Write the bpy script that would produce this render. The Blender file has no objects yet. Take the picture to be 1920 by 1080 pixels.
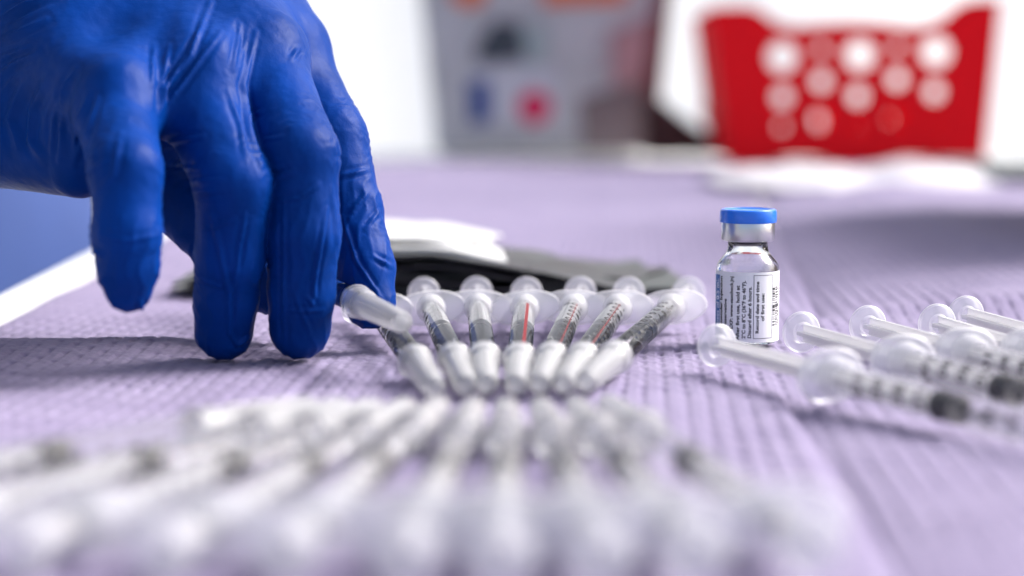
import bpy, bmesh, math, random
import numpy as np
from mathutils import Vector, Matrix, noise as mnoise
random.seed(7)
SC = bpy.context.scene
COL = SC.collection
MM = 0.001

# ------------------------------------------------------------------ camera
CAM_H = 0.068
FPX = 3800.0                      # focal length in pixels of a 1920 px wide frame
PITCH = math.atan((540 - 150) / FPX)
cam_d = bpy.data.cameras.new('camera')
cam_d.sensor_width = 36.0
cam_d.lens = FPX / 1920 * 36.0
cam_d.clip_start = 0.01
cam_d.clip_end = 200.0
cam_d.dof.use_dof = True
cam_d.dof.focus_distance = 0.508
cam_d.dof.aperture_fstop = cam_d.lens / 11.0
cam_d.dof.aperture_blades = 0
cam = bpy.data.objects.new('camera', cam_d)
COL.objects.link(cam)
cam.location = (0, 0, CAM_H)
cam.rotation_euler = (math.pi / 2 - PITCH, 0, 0)
SC.camera = cam

# ------------------------------------------------------------------ sky, sun, exposure
SUN_DIR = Vector((0.70, 0.24, 0.66)).normalized()
world = bpy.data.worlds.new('World')
SC.world = world
world.use_nodes = True
wn = world.node_tree
wn.nodes.clear()
sky = wn.nodes.new('ShaderNodeTexSky')
sky.sky_type = 'NISHITA'
sky.sun_disc = False
sky.sun_elevation = math.asin(SUN_DIR.z)
sky.sun_rotation = math.atan2(SUN_DIR.x, SUN_DIR.y)
sky.air_density = 0.75
sky.dust_density = 4.5
sky.ozone_density = 1.0
bg = wn.nodes.new('ShaderNodeBackground')
bg.inputs['Strength'].default_value = 0.125
wo = wn.nodes.new('ShaderNodeOutputWorld')
wn.links.new(sky.outputs[0], bg.inputs['Color'])
wn.links.new(bg.outputs[0], wo.inputs['Surface'])
sun_d = bpy.data.lights.new('sun', 'SUN')
sun_d.energy = 2.3
sun_d.angle = math.radians(28)
sun_d.color = (1.0, 0.985, 0.97)
sun = bpy.data.objects.new('sun', sun_d)
COL.objects.link(sun)
sun.rotation_euler = SUN_DIR.to_track_quat('Z', 'Y').to_euler()
SC.view_settings.view_transform = 'Standard'
SC.view_settings.look = 'None'
SC.view_settings.exposure = 1.34
SC.view_settings.gamma = 1.0
SC.cycles.use_denoising = True
SC.cycles.max_bounces = 14
SC.cycles.transmission_bounces = 14
SC.cycles.transparent_max_bounces = 24
SC.cycles.glossy_bounces = 6
SC.cycles.diffuse_bounces = 4
SC.cycles.blur_glossy = 0.6
SC.cycles.sample_clamp_indirect = 8.0

# ------------------------------------------------------------------ helpers
CA, SA = math.cos(PITCH), math.sin(PITCH)

def ray(px, py):
    a, b = (px - 960) / FPX, (540 - py) / FPX
    return Vector((a, CA + b * SA, -SA + b * CA))

def at_depth(px, py, depth):
    r = ray(px, py)
    return Vector((0, 0, CAM_H)) + r * (depth / r.y)

def at_height(px, py, h=0.0):
    r = ray(px, py)
    return Vector((0, 0, CAM_H)) + r * ((h - CAM_H) / r.z)

def project(V):
    X, Y, Z = V[:, 0], V[:, 1], V[:, 2] - CAM_H
    zc = Y * CA - Z * SA
    yc = Y * SA + Z * CA
    return 960 + FPX * X / zc, 540 - FPX * yc / zc

def tag(o, label=None, cat=None, group=None, kind=None):
    if label: o['label'] = label
    if cat: o['category'] = cat
    if group: o['group'] = group
    if kind: o['kind'] = kind
    return o

def empty(name, loc=(0, 0, 0), label=None, cat=None, group=None):
    o = bpy.data.objects.new(name, None)
    o.empty_display_size = 0.01
    COL.objects.link(o)
    o.location = loc
    return tag(o, label, cat, group)

def mesh_obj(name, verts, faces, mat=None, parent=None, smooth=True):
    me = bpy.data.meshes.new(name)
    me.from_pydata([tuple(v) for v in verts], [], [tuple(f) for f in faces])
    me.update()
    return link_mesh(name, me, mat, parent, smooth)

def link_mesh(name, me, mat=None, parent=None, smooth=True):
    if smooth is True:
        me.shade_smooth()
    elif smooth:
        me.shade_smooth()
        me.set_sharp_from_angle(angle=math.radians(smooth))
    if mat: me.materials.append(mat)
    o = bpy.data.objects.new(name, me)
    COL.objects.link(o)
    if parent is not None: o.parent = parent
    return o

def np_mesh(name, V, Q, mat=None, parent=None):
    """numpy vertices (n,3) and quads (m,4) to a mesh object"""
    me = bpy.data.meshes.new(name)
    me.vertices.add(len(V))
    me.vertices.foreach_set('co', V.astype(np.float32).ravel())
    me.loops.add(Q.size)
    me.loops.foreach_set('vertex_index', Q.astype(np.int32).ravel())
    me.polygons.add(len(Q))
    me.polygons.foreach_set('loop_start', np.arange(0, Q.size, 4, dtype=np.int32))
    me.update(calc_edges=True)
    me.validate()
    me.shade_smooth()
    return link_mesh(name, me, mat, parent)

def bm_obj(name, bm, mat=None, parent=None, smooth=35):
    me = bpy.data.meshes.new(name)
    bmesh.ops.recalc_face_normals(bm, faces=bm.faces[:])
    bm.to_mesh(me)
    bm.free()
    return link_mesh(name, me, mat, parent, smooth)

def bm_box(bm, lo, hi, bev=0.0):
    r = bmesh.ops.create_cube(bm, size=1.0)
    vs = r['verts']
    for v in vs:
        v.co = Vector([lo[i] + (v.co[i] + 0.5) * (hi[i] - lo[i]) for i in range(3)])
    if bev:
        es = list({e for v in vs for e in v.link_edges})
        bmesh.ops.bevel(bm, geom=es, offset=bev, segments=2, affect='EDGES', profile=0.6)

def lathe(profile, n=40, axis='Z', closed=False):
    """profile: list of (radius, position along the axis)"""
    V, F = [], []
    m = len(profile)
    for r, z in profile:
        for k in range(n):
            a = 2 * math.pi * k / n
            c, s = r * math.cos(a), r * math.sin(a)
            V.append((c, s, z) if axis == 'Z' else (z, c, s))
    rng = m if closed else m - 1
    for i in range(rng):
        j = (i + 1) % m
        for k in range(n):
            l = (k + 1) % n
            F.append((i * n + k, i * n + l, j * n + l, j * n + k))
    return V, F

def lathe_obj(name, profile, mat, parent=None, n=40, axis='Z', closed=False, smooth=35):
    V, F = lathe(profile, n, axis, closed)
    bm = bmesh.new()
    vs = [bm.verts.new(v) for v in V]
    for f in F:
        bm.faces.new([vs[i] for i in f])
    bmesh.ops.remove_doubles(bm, verts=bm.verts[:], dist=1e-7)
    return bm_obj(name, bm, mat, parent, smooth)

_tc = {}
def text_geo(s, size, bold=0.0, res=3):
    """letters as flat outlines: vertices (x along the line, y up) and faces"""
    key = (s, bold, res)
    if key not in _tc:
        c = bpy.data.curves.new('t', 'FONT')
        c.body = s; c.size = 1.0; c.offset = bold; c.resolution_u = res
        o = bpy.data.objects.new('t', c)
        COL.objects.link(o)
        dg = bpy.context.evaluated_depsgraph_get()
        me = bpy.data.meshes.new_from_object(o.evaluated_get(dg))
        V = [(v.co.x, v.co.y) for v in me.vertices]
        F = [tuple(p.vertices) for p in me.polygons]
        bpy.data.objects.remove(o); bpy.data.meshes.remove(me); bpy.data.curves.remove(c)
        _tc[key] = (V, F)
    V, F = _tc[key]
    return [(x * size, y * size) for x, y in V], F

# ------------------------------------------------------------------ materials
def nodes(name):
    m = bpy.data.materials.new(name)
    m.use_nodes = True
    nt = m.node_tree
    return m, nt, nt.nodes['Principled BSDF']

def plain(name, col, rough=0.5, metal=0.0, spec=0.5, var=0.0, vscale=60.0, bump=0.0, bscale=400.0, trans=0.0, ior=1.45, sss=0.0, coat=0.0):
    m, nt, b = nodes(name)
    b.inputs['Base Color'].default_value = (*col, 1)
    b.inputs['Roughness'].default_value = rough
    b.inputs['Metallic'].default_value = metal
    b.inputs['Specular IOR Level'].default_value = spec
    b.inputs['Transmission Weight'].default_value = trans
    b.inputs['IOR'].default_value = ior
    b.inputs['Coat Weight'].default_value = coat
    if sss:
        b.inputs['Subsurface Weight'].default_value = sss
        b.inputs['Subsurface Radius'].default_value = (0.002, 0.002, 0.002)
        b.inputs['Subsurface Scale'].default_value = 1.0
    tc = nt.nodes.new('ShaderNodeTexCoord')
    if var:
        n = nt.nodes.new('ShaderNodeTexNoise'); n.inputs['Scale'].default_value = vscale; n.inputs['Detail'].default_value = 4
        r = nt.nodes.new('ShaderNodeMapRange')
        r.inputs['To Min'].default_value = 1 - var; r.inputs['To Max'].default_value = 1 + var
        mx = nt.nodes.new('ShaderNodeMix'); mx.data_type = 'RGBA'; mx.blend_type = 'MULTIPLY'
        mx.inputs['Factor'].default_value = 1
        mx.inputs['A'].default_value = (*col, 1)
        nt.links.new(tc.outputs['Object'], n.inputs['Vector'])
        nt.links.new(n.outputs['Fac'], r.inputs['Value'])
        nt.links.new(r.outputs[0], mx.inputs['B'])
        nt.links.new(mx.outputs['Result'], b.inputs['Base Color'])
    if bump:
        n2 = nt.nodes.new('ShaderNodeTexNoise'); n2.inputs['Scale'].default_value = bscale; n2.inputs['Detail'].default_value = 3
        bp = nt.nodes.new('ShaderNodeBump'); bp.inputs['Strength'].default_value = bump; bp.inputs['Distance'].default_value = 0.0005
        nt.links.new(tc.outputs['Object'], n2.inputs['Vector'])
        nt.links.new(n2.outputs['Fac'], bp.inputs['Height'])
        nt.links.new(bp.outputs[0], b.inputs['Normal'])
    return m

def frosted(name, col, see, rough=0.3, gloss=0.9, edge=0.40):
    """milky thin plastic: part clear, part scattering, glossy skin"""
    m = bpy.data.materials.new(name); m.use_nodes = True
    nt = m.node_tree; nt.nodes.clear()
    out = nt.nodes.new('ShaderNodeOutputMaterial')
    tr = nt.nodes.new('ShaderNodeBsdfTransparent'); tr.inputs[0].default_value = (0.97, 0.975, 0.985, 1)
    df = nt.nodes.new('ShaderNodeBsdfDiffuse'); df.inputs[0].default_value = (*col, 1)
    tl = nt.nodes.new('ShaderNodeBsdfTranslucent'); tl.inputs[0].default_value = (*col, 1)
    gl = nt.nodes.new('ShaderNodeBsdfGlossy'); gl.inputs['Roughness'].default_value = rough
    fr = nt.nodes.new('ShaderNodeFresnel'); fr.inputs['IOR'].default_value = 1.5
    lw = nt.nodes.new('ShaderNodeLayerWeight'); lw.inputs['Blend'].default_value = 0.35
    mr = nt.nodes.new('ShaderNodeMapRange')
    mr.inputs['To Min'].default_value = 1 - see; mr.inputs['To Max'].default_value = min(1.0, 1 - see + edge)
    m1 = nt.nodes.new('ShaderNodeMixShader'); m1.inputs[0].default_value = 0.5
    m2 = nt.nodes.new('ShaderNodeMixShader'); m3 = nt.nodes.new('ShaderNodeMixShader')
    mg = nt.nodes.new('ShaderNodeMath'); mg.operation = 'MULTIPLY'; mg.inputs[1].default_value = gloss
    L = nt.links.new
    L(df.outputs[0], m1.inputs[1]); L(tl.outputs[0], m1.inputs[2])
    L(lw.outputs['Facing'], mr.inputs['Value']); L(mr.outputs[0], m2.inputs[0])
    L(tr.outputs[0], m2.inputs[1]); L(m1.outputs[0], m2.inputs[2])
    L(fr.outputs[0], mg.inputs[0]); L(mg.outputs[0], m3.inputs[0])
    L(m2.outputs[0], m3.inputs[1]); L(gl.outputs[0], m3.inputs[2])
    L(m3.outputs[0], out.inputs['Surface'])
    return m

def glass(name, col=(1, 1, 1), ior=1.45, rough=0.0):
    m = bpy.data.materials.new(name); m.use_nodes = True
    nt = m.node_tree; nt.nodes.clear()
    out = nt.nodes.new('ShaderNodeOutputMaterial')
    g = nt.nodes.new('ShaderNodeBsdfGlass')
    g.inputs['Color'].default_value = (*col, 1); g.inputs['IOR'].default_value = ior; g.inputs['Roughness'].default_value = rough
    nt.links.new(g.outputs[0], out.inputs['Surface'])
    return m

M = dict(
    cap=frosted('needle_cap_plastic', (0.74, 0.745, 0.765), 0.83, 0.20, 0.75),
    flange=frosted('flange_plastic', (0.90, 0.90, 0.93), 0.68, 0.30, 0.55),
    rod=frosted('plunger_plastic', (0.92, 0.92, 0.94), 0.55, 0.25),
    barrel=glass('barrel_plastic', (0.985, 0.99, 0.995), 1.40, 0.02),
    barrel_hazy=frosted('hazy_barrel_plastic', (0.58, 0.58, 0.61), 0.90, 0.45, 0.12, 0.18),
    black_rubber=plain('black_rubber', (0.012, 0.012, 0.013), 0.45),
    grey_rubber=plain('grey_rubber', (0.16, 0.165, 0.17), 0.4),
    ink=plain('scale_ink', (0.012, 0.012, 0.014), 0.5),
    blue_cap=plain('vial_cap_plastic', (0.015, 0.16, 0.72), 0.28, coat=0.2, bump=0.06, bscale=900, sss=0.0),
    alu=plain('crimped_aluminium', (0.60, 0.61, 0.63), 0.28, metal=1.0, bump=0.08, bscale=1500),
    vglass=glass('vial_glass', (0.98, 0.99, 0.99), 1.48, 0.0),
    liquid=glass('vial_liquid', (0.99, 0.99, 0.99), 1.33, 0.0),
    stopper=plain('vial_stopper_rubber', (0.02, 0.021, 0.024), 0.4),
    paper=plain('label_paper', (0.80, 0.80, 0.81), 0.45, var=0.02),
    label_blue=plain('label_blue_print', (0.05, 0.16, 0.42), 0.45),
    label_white=plain('label_white_print', (0.8, 0.82, 0.85), 0.45),
    red=plain('red_basket_plastic', (0.82, 0.008, 0.014), 0.5, spec=0.08, var=0.05, vscale=12),
    white_plastic=plain('white_table_plastic', (0.78, 0.80, 0.78), 0.5, bump=0.2, bscale=500, var=0.02),
    tissue=plain('white_tissue', (0.60, 0.585, 0.62), 0.9, bump=0.3, bscale=150),
    bin=plain('grey_bin_plastic', (0.36, 0.365, 0.40), 0.42, var=0.45, vscale=22),
    bin_edge_shade=plain('bin_painted_red_shade', (0.11, 0.018, 0.02), 0.45, var=0.2, vscale=16),  # shaded side and red reflection put into one dark colour
    orange=plain('orange_sticker', (0.55, 0.12, 0.03), 0.5),
    dark_print=plain('dark_print', (0.03, 0.04, 0.055), 0.5),
    pale_print=plain('pale_print', (0.42, 0.43, 0.50), 0.5),
    teal_print=plain('pale_teal_print', (0.26, 0.32, 0.34), 0.5),
    navy_print=plain('navy_print', (0.015, 0.045, 0.20), 0.5),
    magenta_print=plain('magenta_print', (0.50, 0.004, 0.07), 0.5),
    brown_patch=plain('brown_patch', (0.16, 0.125, 0.135), 0.5, var=0.4, vscale=30),
    rose_patch=plain('rose_patch', (0.33, 0.19, 0.21), 0.5, var=0.4, vscale=30),
    painted_red_reflection=plain('painted_red_reflection', (0.16, 0.003, 0.007), 0.5, spec=0.15),  # colour of the basket reflection painted on the barrels
    card=plain('corrugated_card', (0.40, 0.31, 0.23), 0.8, var=0.08, vscale=30),
    brown=plain('dark_brown_matte', (0.075, 0.032, 0.026), 0.55, var=0.2, vscale=30, bump=0.3, bscale=200),
    wall=plain('white_tent_fabric', (0.86, 0.865, 0.86), 0.8, var=0.015, vscale=2.0, bump=0.2, bscale=40),
    floor=plain('pale_concrete', (0.42, 0.42, 0.40), 0.85, var=0.1, vscale=6),
    scrubs=plain('blue_scrub_cloth', (0.032, 0.065, 0.21), 0.85, var=0.12, vscale=30, bump=0.5, bscale=900),
    skin=plain('skin', (0.42, 0.22, 0.15), 0.5, sss=0.1),
    film=plain('black_wrapper_film', (0.014, 0.016, 0.016), 0.3, var=0.3, vscale=25),
    film2=plain('grey_green_wrapper', (0.036, 0.044, 0.041), 0.4, var=0.9, vscale=45),
    wrapper=plain('white_wrapper_paper', (0.52, 0.53, 0.53), 0.6, var=0.12, vscale=30),
    steel=plain('table_leg_steel', (0.30, 0.31, 0.32), 0.4, metal=0.9),
    tray=plain('grey_tray_plastic', (0.30, 0.32, 0.30), 0.5, var=0.1),
)

def pad_material():
    m, nt, b = nodes('lavender_pad_tissue')
    tc = nt.nodes.new('ShaderNodeTexCoord')
    n1 = nt.nodes.new('ShaderNodeTexNoise'); n1.inputs['Scale'].default_value = 55; n1.inputs['Detail'].default_value = 5
    n2 = nt.nodes.new('ShaderNodeTexNoise'); n2.inputs['Scale'].default_value = 900; n2.inputs['Detail'].default_value = 4
    cr = nt.nodes.new('ShaderNodeValToRGB')
    cr.color_ramp.elements[0].position = 0.3; cr.color_ramp.elements[0].color = (0.183, 0.155, 0.258, 1)
    cr.color_ramp.elements[1].position = 0.7; cr.color_ramp.elements[1].color = (0.222, 0.192, 0.300, 1)
    bp = nt.nodes.new('ShaderNodeBump'); bp.inputs['Strength'].default_value = 0.55; bp.inputs['Distance'].default_value = 0.00025
    L = nt.links.new
    L(tc.outputs['Object'], n1.inputs['Vector']); L(tc.outputs['Object'], n2.inputs['Vector'])
    L(n1.outputs['Fac'], cr.inputs['Fac']); L(cr.outputs[0], b.inputs['Base Color'])
    L(n2.outputs['Fac'], bp.inputs['Height']); L(bp.outputs[0], b.inputs['Normal'])
    b.inputs['Roughness'].default_value = 0.85
    b.inputs['Specular IOR Level'].default_value = 0.25
    b.inputs['Sheen Weight'].default_value = 0.05
    b.inputs['Sheen Roughness'].default_value = 0.5
    return m
M['pad'] = pad_material()

def glove_material():
    m, nt, b = nodes('blue_nitrile')
    tc = nt.nodes.new('ShaderNodeTexCoord')
    n1 = nt.nodes.new('ShaderNodeTexNoise'); n1.inputs['Scale'].default_value = 60; n1.inputs['Detail'].default_value = 3
    cr = nt.nodes.new('ShaderNodeValToRGB')
    cr.color_ramp.elements[0].position = 0.3; cr.color_ramp.elements[0].color = (0.0005, 0.025, 0.160, 1)
    cr.color_ramp.elements[1].position = 0.7; cr.color_ramp.elements[1].color = (0.0007, 0.034, 0.218, 1)
    n2 = nt.nodes.new('ShaderNodeTexNoise'); n2.inputs['Scale'].default_value = 2600; n2.inputs['Detail'].default_value = 2
    n3 = nt.nodes.new('ShaderNodeTexNoise'); n3.inputs['Scale'].default_value = 330; n3.inputs['Detail'].default_value = 3
    b1 = nt.nodes.new('ShaderNodeBump'); b1.inputs['Strength'].default_value = 0.25; b1.inputs['Distance'].default_value = 0.00012
    b2 = nt.nodes.new('ShaderNodeBump'); b2.inputs['Strength'].default_value = 0.4; b2.inputs['Distance'].default_value = 0.0005
    L = nt.links.new
    for n in (n1, n2, n3): L(tc.outputs['Object'], n.inputs['Vector'])
    L(n1.outputs['Fac'], cr.inputs['Fac']); L(cr.outputs[0], b.inputs['Base Color'])
    L(n2.outputs['Fac'], b1.inputs['Height']); L(n3.outputs['Fac'], b2.inputs['Height'])
    L(b1.outputs[0], b2.inputs['Normal']); L(b2.outputs[0], b.inputs['Normal'])
    b.inputs['Roughness'].default_value = 0.44
    b.inputs['Specular IOR Level'].default_value = 0.05
    return m
M['glove'] = glove_material()

def fabric(name, col, through):
    m = bpy.data.materials.new(name); m.use_nodes = True
    nt = m.node_tree; nt.nodes.clear()
    out = nt.nodes.new('ShaderNodeOutputMaterial')
    tc = nt.nodes.new('ShaderNodeTexCoord')
    n = nt.nodes.new('ShaderNodeTexNoise'); n.inputs['Scale'].default_value = 3.0
    mr = nt.nodes.new('ShaderNodeMapRange'); mr.inputs['To Min'].default_value = through - 0.04; mr.inputs['To Max'].default_value = through + 0.04
    df = nt.nodes.new('ShaderNodeBsdfDiffuse'); df.inputs[0].default_value = (*col, 1)
    tl = nt.nodes.new('ShaderNodeBsdfTranslucent'); tl.inputs[0].default_value = (*col, 1)
    mx = nt.nodes.new('ShaderNodeMixShader')
    L = nt.links.new
    L(tc.outputs['Object'], n.inputs['Vector']); L(n.outputs['Fac'], mr.inputs['Value']); L(mr.outputs[0], mx.inputs[0])
    L(df.outputs[0], mx.inputs[1]); L(tl.outputs[0], mx.inputs[2]); L(mx.outputs[0], out.inputs['Surface'])
    return m
M['canopy'] = fabric('canopy_fabric', (0.50, 0.50, 0.50), 0.10)
M['wall'] = fabric('tent_wall_fabric', (0.90, 0.905, 0.90), 0.5)

# ------------------------------------------------------------------ setting: floor and tent wall
FLOOR_Z = -0.74
mesh_obj('floor', [(-60, -20, FLOOR_Z), (60, -20, FLOOR_Z), (60, 80, FLOOR_Z), (-60, 80, FLOOR_Z)], [(0, 1, 2, 3)], M['floor'])['kind'] = 'structure'

def build_wall():
    nx, nz = 120, 24
    V, F = [], []
    for j in range(nz + 1):
        for i in range(nx + 1):
            x = -3.2 + 7.5 * i / nx
            z = FLOOR_Z + 0.01 + 3.0 * j / nz
            y = 3.1 + 0.03 * math.sin(x * 5.1 + 0.6 * z) + 0.015 * math.sin(x * 13 + 1.3)
            V.append((x, y, z))
    for j in range(nz):
        for i in range(nx):
            a = j * (nx + 1) + i
            F.append((a, a + 1, a + nx + 2, a + nx + 1))
    o = mesh_obj('tent_wall', V, F, M['wall'])
    tag(o, 'plain white tent wall hanging behind the table', 'wall')
build_wall()

def build_canopy():
    t = empty('shade_canopy', (-0.5, 0.3, FLOOR_Z), 'unseen canopy added over the table to cut the overhead light, out of the picture', 'canopy')  # unseen roof and left sheet, added and trimmed to cut the daylight
    nx, ny = 24, 24
    x0, x1, y0, y1, z0 = -1.6, 0.95, -1.8, 1.1, 2.35
    V, F = [], []
    for j in range(ny + 1):
        for i in range(nx + 1):
            a, b = i / nx, j / ny
            V.append((x0 + (x1 - x0) * a, y0 + (y1 - y0) * b, z0 + 0.7 * min(a, 1 - a, b, 1 - b) * 2))
    for j in range(ny):
        for i in range(nx):
            k = j * (nx + 1) + i
            F.append((k, k + 1, k + nx + 2, k + nx + 1))
    mesh_obj('roof_fabric', V, F, M['canopy'], t)
    V, F = [], []
    for j in range(9):
        for i in range(41):
            V.append((x0 + 0.03 * math.sin(i * 0.9), y0 + (y1 - y0) * i / 40, 0.02 + (z0 - 0.02) * j / 8))
    for j in range(8):
        for i in range(40):
            k = j * 41 + i
            F.append((k, k + 1, k + 42, k + 41))
    mesh_obj('side_fabric', V, F, M['canopy'], t)
    for px_, py_ in ((x0, y0), (x1, y0), (x0, y1), (x1, y1)):
        lathe_obj('pole', [(0, 0), (0.022, 0), (0.022, z0), (0, z0)], M['steel'], t, 12).location = (px_, py_, 0)
build_canopy()

# ------------------------------------------------------------------ table
TZ = -0.0035
def table_edge(y):                 # x of the table's left edge at depth y
    return -0.172 - 0.030 * (y - 0.6)
def build_table():
    t = empty('folding_table', (0.5, 0.95, FLOOR_Z), 'white plastic folding table covered with lavender pads', 'table')
    bm = bmesh.new()
    y0, y1, x1 = 0.02, 1.98, 1.35
    top = [(table_edge(y0), y0), (x1, y0), (x1, y1), (table_edge(y1), y1)]
    a = [bm.verts.new((x - 0.5, y - 0.95, TZ - FLOOR_Z)) for x, y in top]
    c = [bm.verts.new((x - 0.5, y - 0.95, TZ - 0.04 - FLOOR_Z)) for x, y in top]
    bm.faces.new(a); bm.faces.new(c[::-1])
    for i in range(4):
        bm.faces.new((a[i], c[i], c[(i + 1) % 4], a[(i + 1) % 4]))
    bmesh.ops.bevel(bm, geom=bm.edges[:], offset=0.004, segments=3, affect='EDGES')
    bm_obj('table_top', bm, M['white_plastic'], t)
    for sx, sy in ((-0.05, 0.15), (1.25, 0.15), (-0.05, 1.85), (1.25, 1.85)):
        lathe_obj('leg', [(0.0, 0.0), (0.015, 0.0), (0.013, 0.7365 + TZ - 0.038), (0, 0.7365 + TZ - 0.038)], M['steel'], t, 16).location = (sx - 0.5, sy - 0.95, 0)
build_table()

# ------------------------------------------------------------------ lavender pad: an embossed height field
ALPHA = math.atan(230 / FPX)
UX, UY = math.cos(ALPHA), -math.sin(ALPHA)     # across the rows
VX, VY = math.sin(ALPHA), math.cos(ALPHA)      # along the rows
def smooth(a, b, x):
    t = np.clip((x - a) / (b - a), 0, 1)
    return t * t * (3 - 2 * t)
_rng = np.random.RandomState(3)
def vnoise(x, y, seed):
    """cheap value noise on numpy arrays"""
    R = np.random.RandomState(seed).rand(256, 256)
    xi, yi = np.floor(x).astype(int), np.floor(y).astype(int)
    fx, fy = x - xi, y - yi
    fx, fy = fx * fx * (3 - 2 * fx), fy * fy * (3 - 2 * fy)
    g = lambda i, j: R[i % 256, j % 256]
    return (g(xi, yi) * (1 - fx) + g(xi + 1, yi) * fx) * (1 - fy) + (g(xi, yi + 1) * (1 - fx) + g(xi + 1, yi + 1) * fx) * fy - 0.5
_c1 = at_height(1620, 960); _c2 = at_height(1470, 722)
_c3 = at_height(1545, 600); _c4 = at_height(1450, 420)
_c5 = at_height(545, 735); _c6 = at_height(640, 655)
def pad_big(x, y):
    """pleats, folds and swells, without the embossing"""
    h = np.zeros_like(x)
    # transverse fold: ridge to the right of the vial and to the left of the hand
    def ridge(yc, w0, w1):
        d = y - yc
        return np.where(d < 0, np.exp(-(d / w0) ** 2), np.exp(-(d / w1) ** 2))
    h += 0.0022 * ridge(0.532 - 0.05 * (x - 0.09), 0.030, 0.008) * smooth(0.080, 0.11, x)
    h += 0.0024 * ridge(0.515 + 0.06 * (x + 0.1), 0.022, 0.007) * smooth(-0.070, -0.092, x)
    # lengthwise pleat lines
    def line(p, q, side, w, depth, lo, hi, tilt):
        tx, ty = (q - p).x, (q - p).y
        L = math.hypot(tx, ty); tx, ty = tx / L, ty / L
        d = (x - p.x) * ty - (y - p.y) * tx            # positive to the right of p->q
        s = (x - p.x) * tx + (y - p.y) * ty
        e = smooth(lo, lo + 0.03, s) * (1 - smooth(hi - 0.03, hi, s))
        g = -depth * np.exp(-(np.maximum(d, 0) / w)) * (d > 0) - depth * np.exp(-(d / (w * .25)) ** 2) * (d <= 0)
        return e * (g + tilt * np.clip(d, 0, 0.08) * np.exp(-np.maximum(d, 0) / 0.16))
    h += line(_c1, _c2, 1, 0.006, 0.0022, -0.30, 0.130, 0.02)
    h += line(_c3, _c4, 1, 0.007, 0.0024, 0.000, 0.90, 0.13)
    h += line(_c5, _c6, 1, 0.003, 0.0014, -0.20, 0.055, 0.0)
    h += 0.0012 * vnoise(x * 26 + 3, y * 14, 5) + 0.0005 * vnoise(x * 80, y * 30 + 7, 6)
    h += 0.004 * vnoise(x * 5, y * 4 + 2, 9) * smooth(0.62, 0.9, y)
    return h
def pad_emboss(x, y):
    u = x * UX + y * UY
    v = x * VX + y * VY
    wob = 0.0006 * vnoise(u * 60, v * 30, 11)
    row = 0.00445
    k = np.floor((u + wob) / row)
    du = (u + wob) - (k + 0.5) * row
    ad = np.abs(du)
    vv = v + 0.0105 * np.mod(k * 0.37, 1.0) + 0.0022 * vnoise(k * 7.3, v * 60, 12)
    pv = 0.0105
    t = np.mod(vv / pv, 1.0)
    band = 1 - smooth(0.00068, 0.00092, ad)
    square = smooth(0.02, 0.16, t) * (1 - smooth(0.62, 0.80, t)) * (1 - smooth(0.00034, 0.00062, ad))
    strength = 0.75 + 0.9 * vnoise(u * 45, v * 45, 13)
    pit = smooth(0.03, 0.10, t) * (1 - smooth(0.70, 0.80, t)) * (1 - smooth(0.00055, 0.00095, ad))
    h = strength * (-0.00004 * band - 0.00055 * pit + 0.00010 * (1 - smooth(0.0, 0.0004, np.abs(ad - 0.00105))))
    h += 0.00028 * vnoise(u * 700, v * 520, 14) + 0.00014 * vnoise(u * 1600, v * 1400, 15)
    return h
def pad_h1(x, y):
    X, Y = np.array([float(x)]), np.array([float(y)])
    return float(pad_big(X, Y)[0])
def build_pad():
    def steps(segs):
        out = []
        for a, b, s in segs:
            n = max(1, int(round((b - a) / s)))
            out += list(a + (b - a) * np.arange(n) / n)
        out.append(segs[-1][1])
        return np.array(out)
    us = steps([(-0.24, -0.19, 0.004), (-0.19, 0.135, 0.00050), (0.135, 0.2, 0.002), (0.2, 0.95, 0.007)])
    vs = steps([(0.12, 0.36, 0.003), (0.36, 0.44, 0.0010), (0.44, 0.575, 0.00050), (0.575, 0.70, 0.0016), (0.70, 1.72, 0.006)])
    U, Vv = np.meshgrid(us, vs)
    x = U * UX + Vv * VX
    y = U * UY + Vv * VY
    edge = table_edge(y) + 0.024 + 0.002 * vnoise(y * 40, y * 0, 21)
    inside = x >= edge
    x = np.maximum(x, edge)
    z = pad_big(x, y) + pad_emboss(x, y)
    z -= 0.0025 * np.exp(-(x - edge) / 0.004)
    V = np.stack([x, y, z], -1).reshape(-1, 3)
    nv, nu = U.shape
    idx = np.arange(nu * nv).reshape(nv, nu)
    keep = inside[:-1, 1:] | inside[1:, 1:]
    Q = np.stack([idx[:-1, :-1], idx[:-1, 1:], idx[1:, 1:], idx[1:, :-1]], -1)[keep]
    used = np.zeros(len(V), bool); used[Q.ravel()] = True
    remap = np.cumsum(used) - 1
    o = np_mesh('absorbent_pad', V[used], remap[Q], M['pad'])
    tag(o, 'lavender embossed absorbent pad spread over the table', 'pad')
build_pad()

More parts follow.
